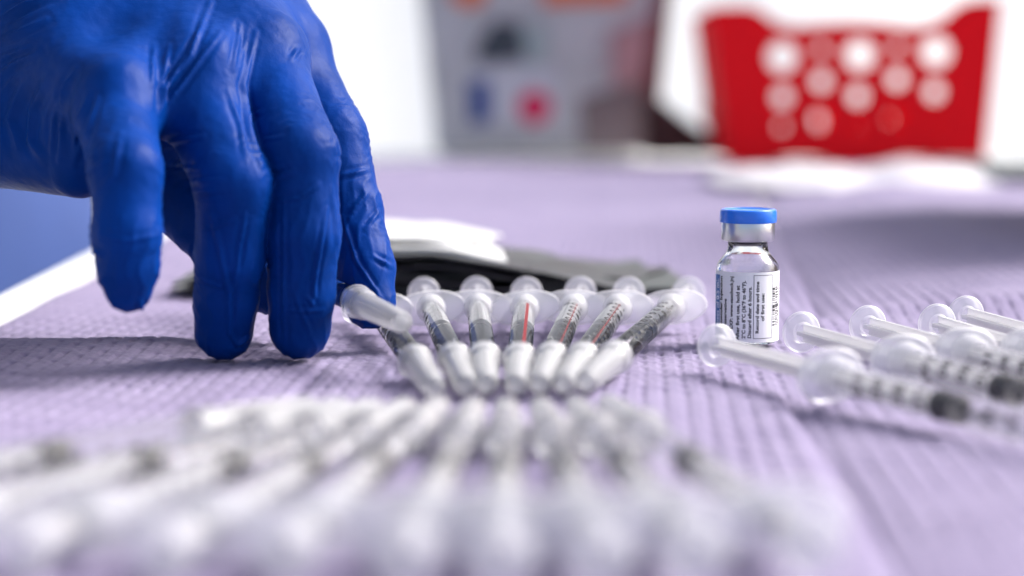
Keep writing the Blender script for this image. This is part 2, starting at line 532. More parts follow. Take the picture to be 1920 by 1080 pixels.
# ------------------------------------------------------------------ syringes (tip at the origin, axis along +X, millimetres x 0.001)
CAP_L, FL_X = 0.0355, 0.119
SLIM = 0.89
def scale_marks_mesh():
    V, F = [], []
    R = 0.00338 * SLIM
    def put(verts, faces):
        b = len(V)
        for x, c in verts:                   # x along the axis, c round the barrel
            a = c / R
            V.append((x, R * math.sin(a), R * math.cos(a)))
        F.extend([tuple(i + b for i in f) for f in faces])
    x0, pitch = 0.0405, 0.0066
    for i in range(51):
        x = x0 + i * pitch / 5
        w = 0.0032 if i % 5 == 0 else 0.0018
        n = 5
        vs = [(x + s, -0.0016 + w * k / n) for k in range(n + 1) for s in (-0.00010, 0.00010)]
        put(vs, [(2 * k, 2 * k + 1, 2 * k + 3, 2 * k + 2) for k in range(n)])
    for i in range(1, 11):
        s = str(i * 10)
        tv, tf = text_geo(s, 0.0044, 0.018, 2)
        put([(x0 + i * pitch + ty - 0.0016, 0.0019 + tx) for tx, ty in tv], tf)
    me = bpy.data.meshes.new('scale_marks')
    me.from_pydata(V, [], F); me.update()
    me.materials.append(M['ink'])
    return me

def oval_prism(bm, x0, x1, a, b, n=40, bev=0.0004):
    ring = lambda x, k: [bm.verts.new((x, (a - k) * math.copysign(abs(math.cos(t)) ** 0.85, math.cos(t)), (b - k) * math.sin(t)))
                         for t in [2 * math.pi * i / n for i in range(n)]]
    rs = [ring(x0, bev), ring(x0 + bev, 0), ring(x1 - bev, 0), ring(x1, bev)]
    for p, q in zip(rs[:-1], rs[1:]):
        for i in range(n):
            bm.faces.new((p[i], p[(i + 1) % n], q[(i + 1) % n], q[i]))
    bm.faces.new(rs[0]); bm.faces.new(rs[-1][::-1])

def build_syringe(stop_x, ext, stop_mat, barrel_mat, thin=False, fa=0.0096, fb=0.0047):
    root = empty('syringe')
    # needle cap: thin shell with a flared, ribbed collar
    oc = [(0.0, 0.0), (0.0016, 0.0), (0.0024, 0.0004), (0.0028, 0.0014), (0.0031, 0.010), (0.0035, 0.0265), (0.0036, 0.0285),
          (0.0041, 0.0292), (0.0042, 0.0305), (0.00425, 0.0340), (0.0046, 0.0344), (0.0047, 0.0352), (0.0045, CAP_L)]
    ic = [(0.0041, CAP_L), (0.0039, 0.0340), (0.0037, 0.0305), (0.0031, 0.0285), (0.0027, 0.0265), (0.0024, 0.010), (0.0020, 0.0016), (0.0, 0.0014)]
    slim = lambda pr: [(r * SLIM, x) for r, x in pr]
    cap = lathe_obj('needle_cap', slim(oc + ic), M['cap'], root, 40, 'X')
    bm = bmesh.new()
    for k in range(6):
        a = math.pi * k / 3
        b0 = len(bm.verts)
        vs = []
        for x, r in ((0.004, 0.00275), (0.027, 0.00345)):
            for da, dr in ((-0.09, -0.0001), (0, 0.00035), (0.09, -0.0001)):
                vs.append(bm.verts.new((x, SLIM * (r + dr) * math.sin(a + da), SLIM * (r + dr) * math.cos(a + da))))
        bm.faces.new((vs[0], vs[1], vs[4], vs[3])); bm.faces.new((vs[1], vs[2], vs[5], vs[4]))
    bm_obj('cap_rib', bm, M['cap'], cap, False)
    lathe_obj('needle_hub', [(0, 0.012), (0.0003, 0.012), (0.0003, 0.024), (0.0016, 0.0245), (0.0021, 0.0295), (0.0021, 0.032), (0, 0.032)], M['rod'], cap, 16, 'X')
    lathe_obj('barrel', slim([(0, 0.0325), (0.0026, 0.0325), (0.0033, 0.0335), (0.0033, FL_X - 0.0002), (0, FL_X - 0.0002)]), barrel_mat, root, 48, 'X', smooth=50)
    link_mesh('scale_marks', MARKS, None, root, False)
    bm = bmesh.new()
    oval_prism(bm, FL_X, FL_X + 0.0020, fa, fb)
    fl = bm_obj('finger_flange', bm, M['flange'], root)
    lathe_obj('flange_collar', [(0.0030, FL_X - 0.005), (0.0034, FL_X - 0.004), (0.0040, FL_X - 0.0001), (0.0031, FL_X - 0.0001)], M['flange'], fl, 32, 'X')
    # stopper: two lips with a waist
    prof = [(0, stop_x), (0.0023, stop_x), (0.0025, stop_x + 0.0003), (0.0025, stop_x + 0.0009), (0.0023, stop_x + 0.0012), (0, stop_x + 0.0012)] if thin else None
    lathe_obj('stopper', prof or [(0, stop_x), (0.0010, stop_x), (0.0023, stop_x + 0.0008), (0.00275, stop_x + 0.0010), (0.00275, stop_x + 0.0016), (0.0025, stop_x + 0.0020),
                          (0.0025, stop_x + 0.0050), (0.00275, stop_x + 0.0054), (0.00275, stop_x + 0.0062), (0, stop_x + 0.0062)], stop_mat, root, 32, 'X')
    end = FL_X + ext
    bm = bmesh.new()
    x0 = stop_x + (0.0013 if thin else 0.0063)
    w, r = 0.00042, 0.0020
    for a in (0, math.pi / 2):
        b0 = len(bm.verts)
        bm_box(bm, (x0, -w, -r), (end, w, r))
        bm.verts.ensure_lookup_table()
        for v in bm.verts[b0:]:
            y, z = v.co.y, v.co.z
            v.co.y, v.co.z = y * math.cos(a) - z * math.sin(a), y * math.sin(a) + z * math.cos(a)
    rod = bm_obj('plunger_rod', bm, M['rod'], root, False)
    lathe_obj('rod_disc', [(0, FL_X + 0.003), (0.0022, FL_X + 0.003), (0.0022, FL_X + 0.0036), (0, FL_X + 0.0036)], M['rod'], rod, 24, 'X')
    lathe_obj('thumb_rest', [(0, end), (0.0020, end), (0.0024, end + 0.0008), (0.0042, end + 0.0010), (0.0046, end + 0.0014), (0.0046, end + 0.0019), (0.0042, end + 0.0023),
                             (0.0038, end + 0.0020), (0.0026, end + 0.0018), (0.0023, end + 0.0022), (0, end + 0.0023)], M['flange'], root, 40, 'X')
    return root
MARKS = scale_marks_mesh()

def copy_tree(o, parent=None):
    c = o.copy()
    COL.objects.link(c)
    if parent is not None: c.parent = parent
    for ch in list(o.children):
        copy_tree(ch, c)
    return c

def place(root, tip, toward, roll, label, group, size=1.0):
    """tip and a point on the axis nearer the plunger, both in the world"""
    x = (toward - tip).normalized()
    z = Vector((0, 0, 1)); y = z.cross(x).normalized(); z = x.cross(y)
    m = Matrix((x, y, z)).transposed().to_4x4() @ Matrix.Rotation(random.uniform(-0.12, 0.12), 4, 'X')
    for ch in root.children:
        if ch.name.startswith('scale_marks'): ch.matrix_local = Matrix.Rotation(roll, 4, 'X')
    m = m @ Matrix.Scale(size, 4)
    m.translation = tip
    root.matrix_world = m
    tag(root, label, 'syringe', group)

def on_pad(px, py, h):
    """point at height h above the pad"""
    p = at_height(px, py, h)
    p = at_height(px, py, h + pad_h1(p.x, p.y))
    return p

back_group = 'capped syringes fanned out behind the front fan'
front_group = 'capped syringes fanned toward the camera'
side_group = 'syringes with drawn plungers beside the vial'
back_proto = build_syringe(0.078, 0.030, M['grey_rubber'], M['barrel'], True)
back = [((815, 728), (752, 646), -0.1, 'capped syringe of the back fan lying under the lifted syringe, nearest the fingers'),
        ((874, 724), (797, 562), -0.15, 'capped syringe of the back fan just right of the lifted one, numbers on its left'),
        ((913, 722), (894, 560), -0.4, 'capped syringe third from the hand in the back fan, pointing almost straight forward'),
        ((968, 724), (987, 560), -0.3, 'middle syringe of the back fan with a painted red reflection along its barrel'),
        ((1012, 722), (1087, 560), 2.1, 'capped syringe of the back fan third from its vial end, leaning right'),
        ((1057, 722), (1178, 560), 2.2, 'capped syringe of the back fan second from its vial end'),
        ((1098, 718), (1287, 562), 1.9, 'outermost syringe of the back fan on the vial side, lying most slanted')]
for i, (a, b, roll, lab) in enumerate(back):
    s = back_proto if i == 0 else copy_tree(back_proto)
    tip = on_pad(*a, 0.0036)
    q = at_height(*b, 0.0062 if i else 0.0046)
    d = (q - tip); d.z = 0; d.normalize()
    place(s, tip, tip + d * FL_X + Vector((0, 0, 0.0032)), roll, lab, back_group)
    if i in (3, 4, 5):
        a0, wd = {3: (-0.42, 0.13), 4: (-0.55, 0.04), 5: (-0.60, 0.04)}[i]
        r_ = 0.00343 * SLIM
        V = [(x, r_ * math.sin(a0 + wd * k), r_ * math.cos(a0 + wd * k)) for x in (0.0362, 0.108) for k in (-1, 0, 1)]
        mesh_obj('red_reflection_line', V, [(0, 1, 4, 3), (1, 2, 5, 4)], M['painted_red_reflection'], s, False)  # reflection of the red basket, painted as a strip along the barrel
held = copy_tree(back_proto)
place(held, at_depth(757, 606, 0.452), at_depth(671, 566, 0.484), -1.1, 'capped syringe lifted between the gloved fingers', 'syringe being picked up')

front_proto = build_syringe(0.067, 0.016, M['black_rubber'], M['barrel_hazy'], False, 0.0102, 0.0052)
front = [((588, 765), (150, 850)), ((646, 766), (300, 864)), ((704, 766), (440, 872)), ((764, 765), (582, 874)), ((826, 762), (692, 892)),
         ((890, 764), (826, 905)), ((950, 765), (945, 905)), ((1014, 765), (1066, 900)), ((1078, 763), (1190, 905)), ((1138, 760), (1312, 886))]
names = ['blurred capped syringe at the far left end of the front fan, lying most sideways',
         'blurred syringe of the front fan second from its left end', 'blurred syringe of the front fan third from its left end',
         'blurred syringe of the front fan fourth from its left end', 'blurred syringe of the front fan fifth from its left end',
         'blurred syringe of the front fan left of the one pointing straight at the camera', 'blurred syringe pointing straight at the camera in the front fan',
         'blurred syringe of the front fan third from its right end', 'blurred syringe of the front fan second from its right end',
         'blurred syringe at the right end of the front fan with a black stopper showing']
for i, (a, b) in enumerate(front):
    s = front_proto if i == 0 else copy_tree(front_proto)
    tip = on_pad(*a, 0.0036)
    q = at_height(*b, 0.0046)
    d = (q - tip); d.z = 0; d.normalize()
    place(s, tip, tip + d * FL_X + Vector((0, 0, 0.0028)), random.uniform(-0.7, -0.1), names[i], front_group)

side_proto = build_syringe(0.078, 0.044, M['black_rubber'], M['barrel_hazy'], False, 0.0072, 0.0053)
# flange centre in the picture, its height, sideways lean per metre of depth, how the scale is turned
side = [((1562, 705), 0.0060, 0.43, 'nearest syringe beside the vial, its thumb rest in front of the label', 0.05),
        ((1697, 677), 0.0062, 0.34, 'second syringe of the drawn row, its thumb rest right of the vial foot', 0.35),
        ((1815, 662), 0.0062, 0.30, 'third syringe of the drawn row beside the vial', -0.1),
        ((1938, 661), 0.0066, 0.24, 'fourth syringe of the drawn row, overlapping the farthest thumb rest', 0.3),
        ((2000, 644), 0.0072, 0.26, 'farthest syringe of the drawn row, its thumb rest sharp against the pad', 0.1)]
for i, (fl, hh, lean, lab, roll) in enumerate(side):
    s = side_proto if i == 0 else copy_tree(side_proto)
    F_ = at_height(*fl, hh)
    d = Vector((lean, -1, 0)).normalized()
    tip = F_ + d * FL_X * 1.1; tip.z = 0.0048
    place(s, tip, F_, roll, lab, side_group, 1.1)

# ------------------------------------------------------------------ vial
def build_vial():
    base = at_height(1400, 646, 0.0); base.z = 0.0004
    v = empty('vial', base, 'small glass vaccine vial with white label and bright blue cap', 'vial')
    R = 0.0080
    gl = [(0, 0.0004), (0.0060, 0.0002), (0.0073, 0.0004), (0.0079, 0.0012), (R, 0.0020), (R, 0.0192), (0.0079, 0.0203), (0.0074, 0.0213), (0.0063, 0.0226), (0.0055, 0.0236), (0.00515, 0.0246),
          (0.0051, 0.0262), (0.0054, 0.0268), (0.0064, 0.0271), (0.0064, 0.0302), (0.0036, 0.0302),
          (0.0036, 0.0262), (0.0041, 0.0246), (0.0050, 0.0232), (0.0064, 0.0214), (0.0069, 0.0200), (0.0070, 0.0188), (0.0070, 0.0024), (0.0062, 0.0016), (0, 0.0015)]
    lathe_obj('glass_body', gl, M['vglass'], v, 72, smooth=60)
    lathe_obj('vaccine_liquid', [(0, 0.00175), (0.0060, 0.0018), (0.0068, 0.0026), (0.00685, 0.0168), (0, 0.0168)], M['liquid'], v, 48, smooth=60)
    st = lathe_obj('rubber_stopper', [(0, 0.0259), (0.0028, 0.0259), (0.0033, 0.0261), (0.00355, 0.0266), (0.00355, 0.0303), (0.0062, 0.0304), (0.0062, 0.0316), (0, 0.0316)], M['stopper'], v, 48)
    lathe_obj('aluminium_crimp', [(0.0054, 0.0266), (0.0062, 0.02655), (0.00665, 0.0268), (0.00682, 0.0273), (0.00682, 0.0312), (0.0066, 0.0318), (0.0036, 0.0319)], M['alu'], v, 72)
    lathe_obj('flip_cap', [(0, 0.0320), (0.0069, 0.0313), (0.00715, 0.0313), (0.00728, 0.0316), (0.00728, 0.0338), (0.00715, 0.0344), (0.0068, 0.0347), (0.0062, 0.03475),
                           (0.0058, 0.0344), (0.0052, 0.0343), (0, 0.0343)], M['blue_cap'], v, 72)
    # paper label: almost the whole way round, phi = 0 faces the camera, positive to the right
    yaw = math.atan2(base.x, base.y)
    lab_R = R + 0.00008
    def P3(phi, z, r):
        a = phi - yaw
        return (r * math.sin(a), -r * math.cos(a), z)
    V, F = [], []
    n = 90
    p0, p1 = -1.95, 1.75
    for i in range(n + 1):
        ph = p0 + (p1 - p0) * i / n
        for r, z in ((lab_R, 0.0011), (lab_R + 0.00006, 0.0011), (lab_R + 0.00006, 0.0190), (lab_R, 0.0190)):
            V.append(P3(ph, z, r))
    for i in range(n):
        for k in range(4):
            F.append((i * 4 + k, i * 4 + (k + 1) % 4, i * 4 + 4 + (k + 1) % 4, i * 4 + 4 + k))
    F += [(0, 1, 2, 3), (4 * n, 4 * n + 3, 4 * n + 2, 4 * n + 1)]
    lab = mesh_obj('paper_label', V, F, M['paper'], v, 30)
    RI = lab_R + 0.00010
    S = 7.375e3
    def phi_x(px): return math.asin(max(-1, min(1, (px - 1400) / 59.6)))
    def z_y(py, px): return (646.5 + 7.4 * math.cos(phi_x(px)) - py) / S
    def strip(name, pa, pb, za, zb, mat, r=RI, parent=lab, n=8):
        V, F = [], []
        for i in range(n + 1):
            ph = pa + (pb - pa) * i / n
            V += [P3(ph, za, r), P3(ph, zb, r)]
        for i in range(n):
            F.append((2 * i, 2 * i + 2, 2 * i + 3, 2 * i + 1))
        return (V, F)
    def emit(name, pieces, mat):
        V, F = [], []
        for v_, f_ in pieces:
            b = len(V); V += v_; F += [tuple(i + b for i in f) for f in f_]
        return mesh_obj(name, V, F, mat, lab, False)
    emit('blue_band', [strip('', phi_x(1341), phi_x(1349.2), z_y(632, 1345), z_y(516, 1345), None)], M['label_blue'])
    # lines of print: text, baseline px, cap-top px, y of the start, y of the end
    def line(s, bx, tx, ya, yb, bold=0.026, r=RI + 0.00002):
        tv, tf = text_geo(s, 1.0, bold, 3)
        xs = [a for a, b in tv]
        x0, x1 = min(xs), max(xs)
        pb, pt = phi_x(bx), phi_x(tx)
        za, zb = z_y(ya, bx), z_y(yb, bx)
        capH = 0.70
        out = [P3(pb + (pt - pb) * b / capH, za + (zb - za) * (a - x0) / (x1 - x0), r) for a, b in tv]
        return (out, tf)
    blk = [line('Intramuscular Injection', 1353.8, 1349.9, 642, 520, 0.04),
           line('Contains no Preservative', 1362.0, 1357.2, 664, 563, 0.010),
           line('EXP: www.vaxcheck.jnj', 1373.8, 1368.0, 620, 521),
           line('After first use, hold at', 1385.8, 1379.5, 641, 538),
           line('2\u00b0C to 8\u00b0C (36\u00b0F to 46\u00b0F).', 1397.0, 1390.6, 638, 529),
           line('Discard after 6 hours.', 1407.8, 1401.4, 637, 540),
           line('Record date and time', 1421.8, 1415.8, 627.5, 530),
           line('of first use:', 1431.6, 1425.8, 604, 552)]
    blk.pop(1)
    blk.append(line('Preservative', 1362.0, 1357.2, 621, 563, 0.026))
    emit('black_lettering', blk, M['ink'])
    emit('white_lettering', [line('5 doses of 0.5 mL', 1347.6, 1343.2, 630, 524, 0.012)], M['label_white'])
    bx = []
    a, b, za, zb, t = phi_x(1411.6), phi_x(1446.4), z_y(637.5, 1411), z_y(519.5, 1411), 0.00013
    tp = t / R
    bx += [strip('', a, a + tp, za, zb, None), strip('', b - tp, b, za, zb, None), strip('', a, b, za - t, za, None, n=12), strip('', a, b, zb, zb + t, None, n=12)]
    emit('date_box_outline', bx, M['ink'])
    # stacked linear barcode
    bars = []
    rg = random.Random(5)
    zA, zB = z_y(612, 1452), z_y(538.5, 1452)
    for (xa, xb) in ((1447.3, 1451.3), (1452.0, 1455.4), (1455.9, 1457.9)):
        z = zA
        while z < zB:
            w = rg.choice((0.00022, 0.00022, 0.0004, 0.0006)); g = rg.choice((0.0002, 0.0003, 0.0004))
            if abs(z - (zA + zB) / 2) < 0.0006: w = 0.0009
            bars.append(strip('', phi_x(xa), phi_x(xb), z, min(z + w, zB), None, n=2))
            z += w + g
    emit('barcode', bars, M['ink'])
build_vial()

# ------------------------------------------------------------------ pile of syringe wrappers behind the fan
def build_pile():
    rg = random.Random(11)
    def sheet(label, cx, cy, w, d, rot, zf, mat, seed, thick=0.0009):
        nx, ny = 36, 10
        V, F = [], []
        for s in (1, 0):
            for j in range(ny + 1):
                for i in range(nx + 1):
                    x, y = (i / nx - .5) * w, (j / ny - .5) * d
                    X = cx + x * math.cos(rot) - y * math.sin(rot)
                    Y = cy + x * math.sin(rot) + y * math.cos(rot)
                    n = mnoise.noise(Vector((X * 28, Y * 30, seed))) * 0.0020 + mnoise.noise(Vector((X * 75, Y * 60, seed + 4))) * 0.0011
                    z = max(0.0012, zf(X) + n) + s * thick
                    V.append((X, Y, z))
        N = (nx + 1) * (ny + 1)
        for j in range(ny):
            for i in range(nx):
                a = j * (nx + 1) + i
                F.append((a, a + 1, a + nx + 2, a + nx + 1)); F.append((N + a, N + a + nx + 1, N + a + nx + 2, N + a + 1))
        rim = [i for i in range(nx + 1)] + [j * (nx + 1) + nx for j in range(1, ny + 1)] + [ny * (nx + 1) + i for i in range(nx - 1, -1, -1)] + [j * (nx + 1) for j in range(ny - 1, 0, -1)]
        for a, b in zip(rim, rim[1:] + rim[:1]):
            F.append((a, N + a, N + b, b))
        V0 = Vector((cx, cy, 0))
        o = mesh_obj('syringe_wrapper', [Vector(v) - V0 for v in V], F, mat, None, 40)
        o.location = V0
        tag(o, label, 'wrapper', 'loose pile of empty syringe wrappers behind the syringes')
    prof = lambda x, k: k * (1.0 - 0.80 * float(smooth(-0.030, 0.045, np.array(x)))) * float(smooth(-0.125, -0.07, np.array(x)))
    low = 'dark grey syringe wrapper in the lower part of the pile behind the back fan'
    spec = [(-0.020, 0.668, 0.150, 0.075, 0.05, 0.0008, 'film2', low), (-0.030, 0.664, 0.150, 0.070, -0.12, 0.0030, 'film', low),
            (-0.012, 0.672, 0.130, 0.072, 0.20, 0.0052, 'film2', 'grey wrapper turned askew, its pale end lowest at the right of the pile'), (-0.035, 0.662, 0.140, 0.066, -0.05, 0.0072, 'film', low),
            (0.000, 0.670, 0.090, 0.070, -0.30, 0.0088, 'film', 'black wrapper sticking out at the right end of the pile behind the back fan'), (-0.030, 0.666, 0.135, 0.060, 0.10, 0.0098, 'film', low),
            (-0.045, 0.668, 0.110, 0.075, -0.16, 0.0112, 'film', 'black wrapper directly under the white paper on the pile'),
            (-0.048, 0.680, 0.085, 0.085, 0.10, 0.0125, 'wrapper', 'white paper wrapper back on top of the pile behind the back fan'),
            (-0.042, 0.690, 0.064, 0.060, -0.25, 0.0150, 'wrapper', 'white paper wrapper arched highest on the pile, toward the bin')]
    for i, (cx, cy, w, d, rot, k, mt, lab) in enumerate(spec):
        sheet(lab, cx, cy, w, d, rot, (lambda x, k=k: 0.0014 + prof(x, k)), M[mt], i * 3.1)
build_pile()

# ------------------------------------------------------------------ grey bin with stickers
def build_bin():
    Y = 1.83
    c = at_height(1018, 290, 0.0); cx = c.x
    b = empty('grey_bin', (cx, Y, 0.003), 'grey sharps bin with coloured stickers standing at the back', 'bin')
    w0, w1, dp, H = 0.098, 0.116, 0.085, 0.20
    def ring(w, d, z, r=0.012, n=6):
        out = []
        for sx, sy, a0 in ((1, -1, -90), (1, 1, 0), (-1, 1, 90), (-1, -1, 180)):
            for k in range(n + 1):
                a = math.radians(a0 + 90 * k / n)
                out.append((sx * (w - r) + r * math.cos(a), sy * (d - r) + r * math.sin(a) + dp, z))
        return out
    rings = [ring(w0 - 0.004, dp - 0.004, 0), ring(w0, dp, 0.004), ring(w1, dp + 0.008, H), ring(w1 + 0.006, dp + 0.014, H + 0.002), ring(w1 + 0.006, dp + 0.014, H + 0.012),
             ring(w1 - 0.001, dp + 0.007, H + 0.012), ring(w0 - 0.002, dp - 0.002, 0.006)]
    V = [p for r in rings for p in r]; n = len(rings[0])
    F = [(i * n + k, i * n + (k + 1) % n, (i + 1) * n + (k + 1) % n, (i + 1) * n + k) for i in range(len(rings) - 1) for k in range(n)]
    F += [tuple(range(n))[::-1], tuple(range((len(rings) - 1) * n, len(rings) * n))]
    body = mesh_obj('bin_body', V, F, M['bin'], b, 40)
    def front(px, py, out=0.0012):
        """a point on the sloping front, in the bin's own space"""
        p = at_depth(px, py, Y)
        z = p.z - 0.003
        return (p.x - cx, -0.008 * z / H - out, z)
    def patch(name, pts, mat, out=0.0012):
        P = [front(x, y, out) for x, y in pts]
        Q = [(x, y - 0.0006, z) for x, y, z in P]
        k = len(P)
        F = [tuple(range(k, 2 * k)), tuple(range(k))[::-1]] + [(i, (i + 1) % k, (i + 1) % k + k, i + k) for i in range(k)]
        mesh_obj(name, P + Q, F, mat, b, False)
    def blob(cx_, cy_, rx, ry, n=18): return [(cx_ + rx * math.cos(2 * math.pi * i / n), cy_ + ry * math.sin(2 * math.pi * i / n)) for i in range(n)]
    patch('orange_sticker', blob(880, -12, 34, 26), M['orange'])
    patch('orange_sticker', [(1010, -60), (1180, -60), (1170, 6), (1020, 10)], M['orange'])
    patch('dark_print', [(893, 90), (925, 40), (975, 45), (985, 110), (930, 118), (892, 112)], M['dark_print'])
    patch('pale_ring', blob(1000, 82, 30, 42), M['teal_print'], 0.0006)
    patch('white_sticker', [(890, 128), (1045, 125), (1048, 232), (892, 236)], M['pale_print'], 0.0006)
    patch('navy_mark', [(878, 152), (918, 148), (922, 228), (882, 232)], M['navy_print'], 0.0022)
    patch('magenta_mark', blob(1002, 201, 31, 31), M['magenta_print'], 0.0022)
    patch('brown_patch', [(1085, 185), (1150, 165), (1204, 150), (1204, 284), (1092, 286)], M['brown_patch'], 0.0008)  # browner area at the lower right of the front
    patch('rose_patch', [(1140, 60), (1222, 30), (1206, 150), (1150, 165)], M['rose_patch'], 0.0008)  # rosier area at the upper right of the front
    patch('shaded_red_edge', [(1232, -40), (1262, -40), (1228, 288), (1200, 288), (1205, 160)], M['bin_edge_shade'])  # edge strip painted as the shaded side with a red reflection
build_bin()

# ------------------------------------------------------------------ red basket with punched holes
def curve_mesh(outline, holes, thick):
    c = bpy.data.curves.new('p', 'CURVE'); c.dimensions = '2D'; c.fill_mode = 'BOTH'; c.extrude = thick / 2
    for pts in [outline] + holes:
        s = c.splines.new('POLY'); s.points.add(len(pts) - 1); s.use_cyclic_u = True
        for p, q in zip(s.points, pts): p.co = (q[0], q[1], 0, 1)
    o = bpy.data.objects.new('p', c); COL.objects.link(o)
    me = bpy.data.meshes.new_from_object(o.evaluated_get(bpy.context.evaluated_depsgraph_get()))
    bpy.data.objects.remove(o); bpy.data.curves.remove(c)
    return me
def build_basket():
    Y = 1.60
    s = Y / FPX
    cxp = 1604
    c = at_depth(cxp, 311, Y)
    b = empty('red_basket', (c.x, Y, 0.003), 'red plastic basket with rows of round holes', 'basket')
    def loc(px, py):
        p = at_depth(px, py, Y)
        return (p.x - c.x, p.z - 0.003)
    top = [(1328, 14), (1345, 12), (1400, 10), (1425, 18), (1455, 42), (1490, 50), (1540, 44), (1605, 40), (1670, 44), (1720, 50), (1765, 36), (1795, 8), (1822, -2), (1878, -2)]
    bot = [(1846, 310), (1800, 308), (1745, 300), (1690, 298), (1640, 306), (1600, 310), (1560, 306), (1515, 298), (1470, 300), (1420, 309), (1366, 310)]
    outline = [loc(*p) for p in top + bot]
    def circ(px, py, r, n=16):
        x, z = loc(px, py)
        return [(x + r * s * math.cos(2 * math.pi * k / n), z + r * s * math.sin(2 * math.pi * k / n)) for k in range(n)]
    spots = [(1467, 107, 26), (1612, 103, 26), (1755, 97, 26), (1540, 152, 15), (1682, 148, 15), (1467, 182, 15), (1608, 180, 15), (1752, 172, 15), (1540, 225, 16), (1680, 221, 16),
             (1540, 92, 9), (1682, 88, 9), (1466, 238, 8), (1608, 240, 8), (1752, 232, 8)]
    fr = link_mesh('front_panel', curve_mesh(outline, [circ(*p) for p in spots], 0.003), M['red'], b, 30)
    fr.matrix_local = Matrix.Rotation(math.pi / 2, 4, 'X')
    D = 0.16
    # back and side panels
    ob = [loc(*p) for p in [(1345, 206), (1862, 202), (1840, 306), (1380, 306)]]
    bk = link_mesh('back_panel', curve_mesh(ob, [circ(*p) for p in [(1505, 238, 20), (1580, 236, 20), (1650, 235, 20), (1720, 233, 20)]], 0.003), M['red'], b, 30)
    bk.matrix_local = Matrix.Translation((0, D, 0)) @ Matrix.Rotation(math.pi / 2, 4, 'X')
    for sgn, tp, bt in ((-1, (1332, 12), (1366, 309)), (1, (1876, -2), (1846, 309))):
        x1, z1 = loc(*tp); x0, z0 = loc(*bt)
        bm = bmesh.new()
        t = 0.003 * sgn
        P = [(x0, 0.002, z0 + 0.003), (x1, 0.002, z1 - 0.001), (x1, D - 0.002, z1 - 0.004), (x0, D - 0.002, z0 + 0.003)]
        a = [bm.verts.new(p) for p in P]; q = [bm.verts.new((p[0] - t, p[1], p[2])) for p in P]
        bm.faces.new(a); bm.faces.new(q[::-1])
        for i in range(4): bm.faces.new((a[i], q[i], q[(i + 1) % 4], a[(i + 1) % 4]))
        bm_obj('side_panel', bm, M['red'], b, False)
    x0, z0 = loc(1372, 294); x1, _ = loc(1840, 294)
    bm = bmesh.new(); bm_box(bm, (x0, 0.003, 0.006), (x1, D - 0.003, 0.009)); bm_obj('basket_floor', bm, M['red'], b, False)
build_basket()

# ------------------------------------------------------------------ small things round the basket
def mound(name, label, cat, px, py, w, d, hgt, mat, seed, group=None):
    p = at_height(px, py, 0)
    n, m = 40, 24
    V, F = [], []
    for j in range(m + 1):
        for i in range(n + 1):
            x, y = (i / n - .5) * 2, (j / m - .5) * 2
            r = min(1.0, math.sqrt(x * x + y * y))
            e = (1 - r ** 1.6)
            nz = mnoise.noise(Vector((x * 2.6, y * 2.6, seed))) + 0.5 * mnoise.noise(Vector((x * 6, y * 6, seed + 9)))
            sq = 1 if x * x + y * y <= 1 else 1 / math.sqrt(x * x + y * y)
            V.append((x * sq * w / 2 * (1 + 0.08 * nz), y * sq * d / 2 * (1 + 0.08 * nz), max(0, hgt * e * (1 + 0.55 * nz))))
    for j in range(m):
        for i in range(n):
            a = j * (n + 1) + i
            F.append((a, a + 1, a + n + 2, a + n + 1))
    o = mesh_obj(name, V, F, mat)
    md = o.modifiers.new('thick', 'SOLIDIFY'); md.thickness = 0.0006
    o.location = (p.x, p.y, 0.003)
    tag(o, label, cat, group)
mound('white_tissue', 'crumpled white tissue under the left half of the red basket front', 'tissue', 1500, 345, 0.12, 0.24, 0.009, M['tissue'], 1.3, 'white tissues in front of the basket')
mound('white_tissue', 'crumpled white tissue under the right half of the red basket front', 'tissue', 1735, 345, 0.13, 0.24, 0.010, M['tissue'], 5.7, 'white tissues in front of the basket')

def build_wedge():  # dark brown wedge shape between bin and basket
    Y = 1.78
    pts = [(1205, 170), (1240, 192), (1290, 232), (1345, 262), (1368, 270), (1368, 318), (1200, 318)]
    P = [at_depth(x, y, Y) for x, y in pts]
    c = at_depth(1290, 318, Y)
    bm = bmesh.new()
    a = [bm.verts.new((p.x - c.x, -0.03, max(0, p.z - 0.003))) for p in P]
    q = [bm.verts.new((p.x - c.x, 0.018, max(0, p.z - 0.003) * 0.96)) for p in P]
    bm.faces.new(a); bm.faces.new(q[::-1]); n = len(a)
    for i in range(n): bm.faces.new((a[i], q[i], q[(i + 1) % n], a[(i + 1) % n]))
    bmesh.ops.bevel(bm, geom=bm.edges[:], offset=0.004, segments=2, affect='EDGES')
    o = bm_obj('brown_wedge', bm, M['brown'])
    o.location = (c.x, Y - 0.02, 0.003)
    tag(o, 'dark brown wedge lying between the grey bin and the red basket', 'wedge')
build_wedge()

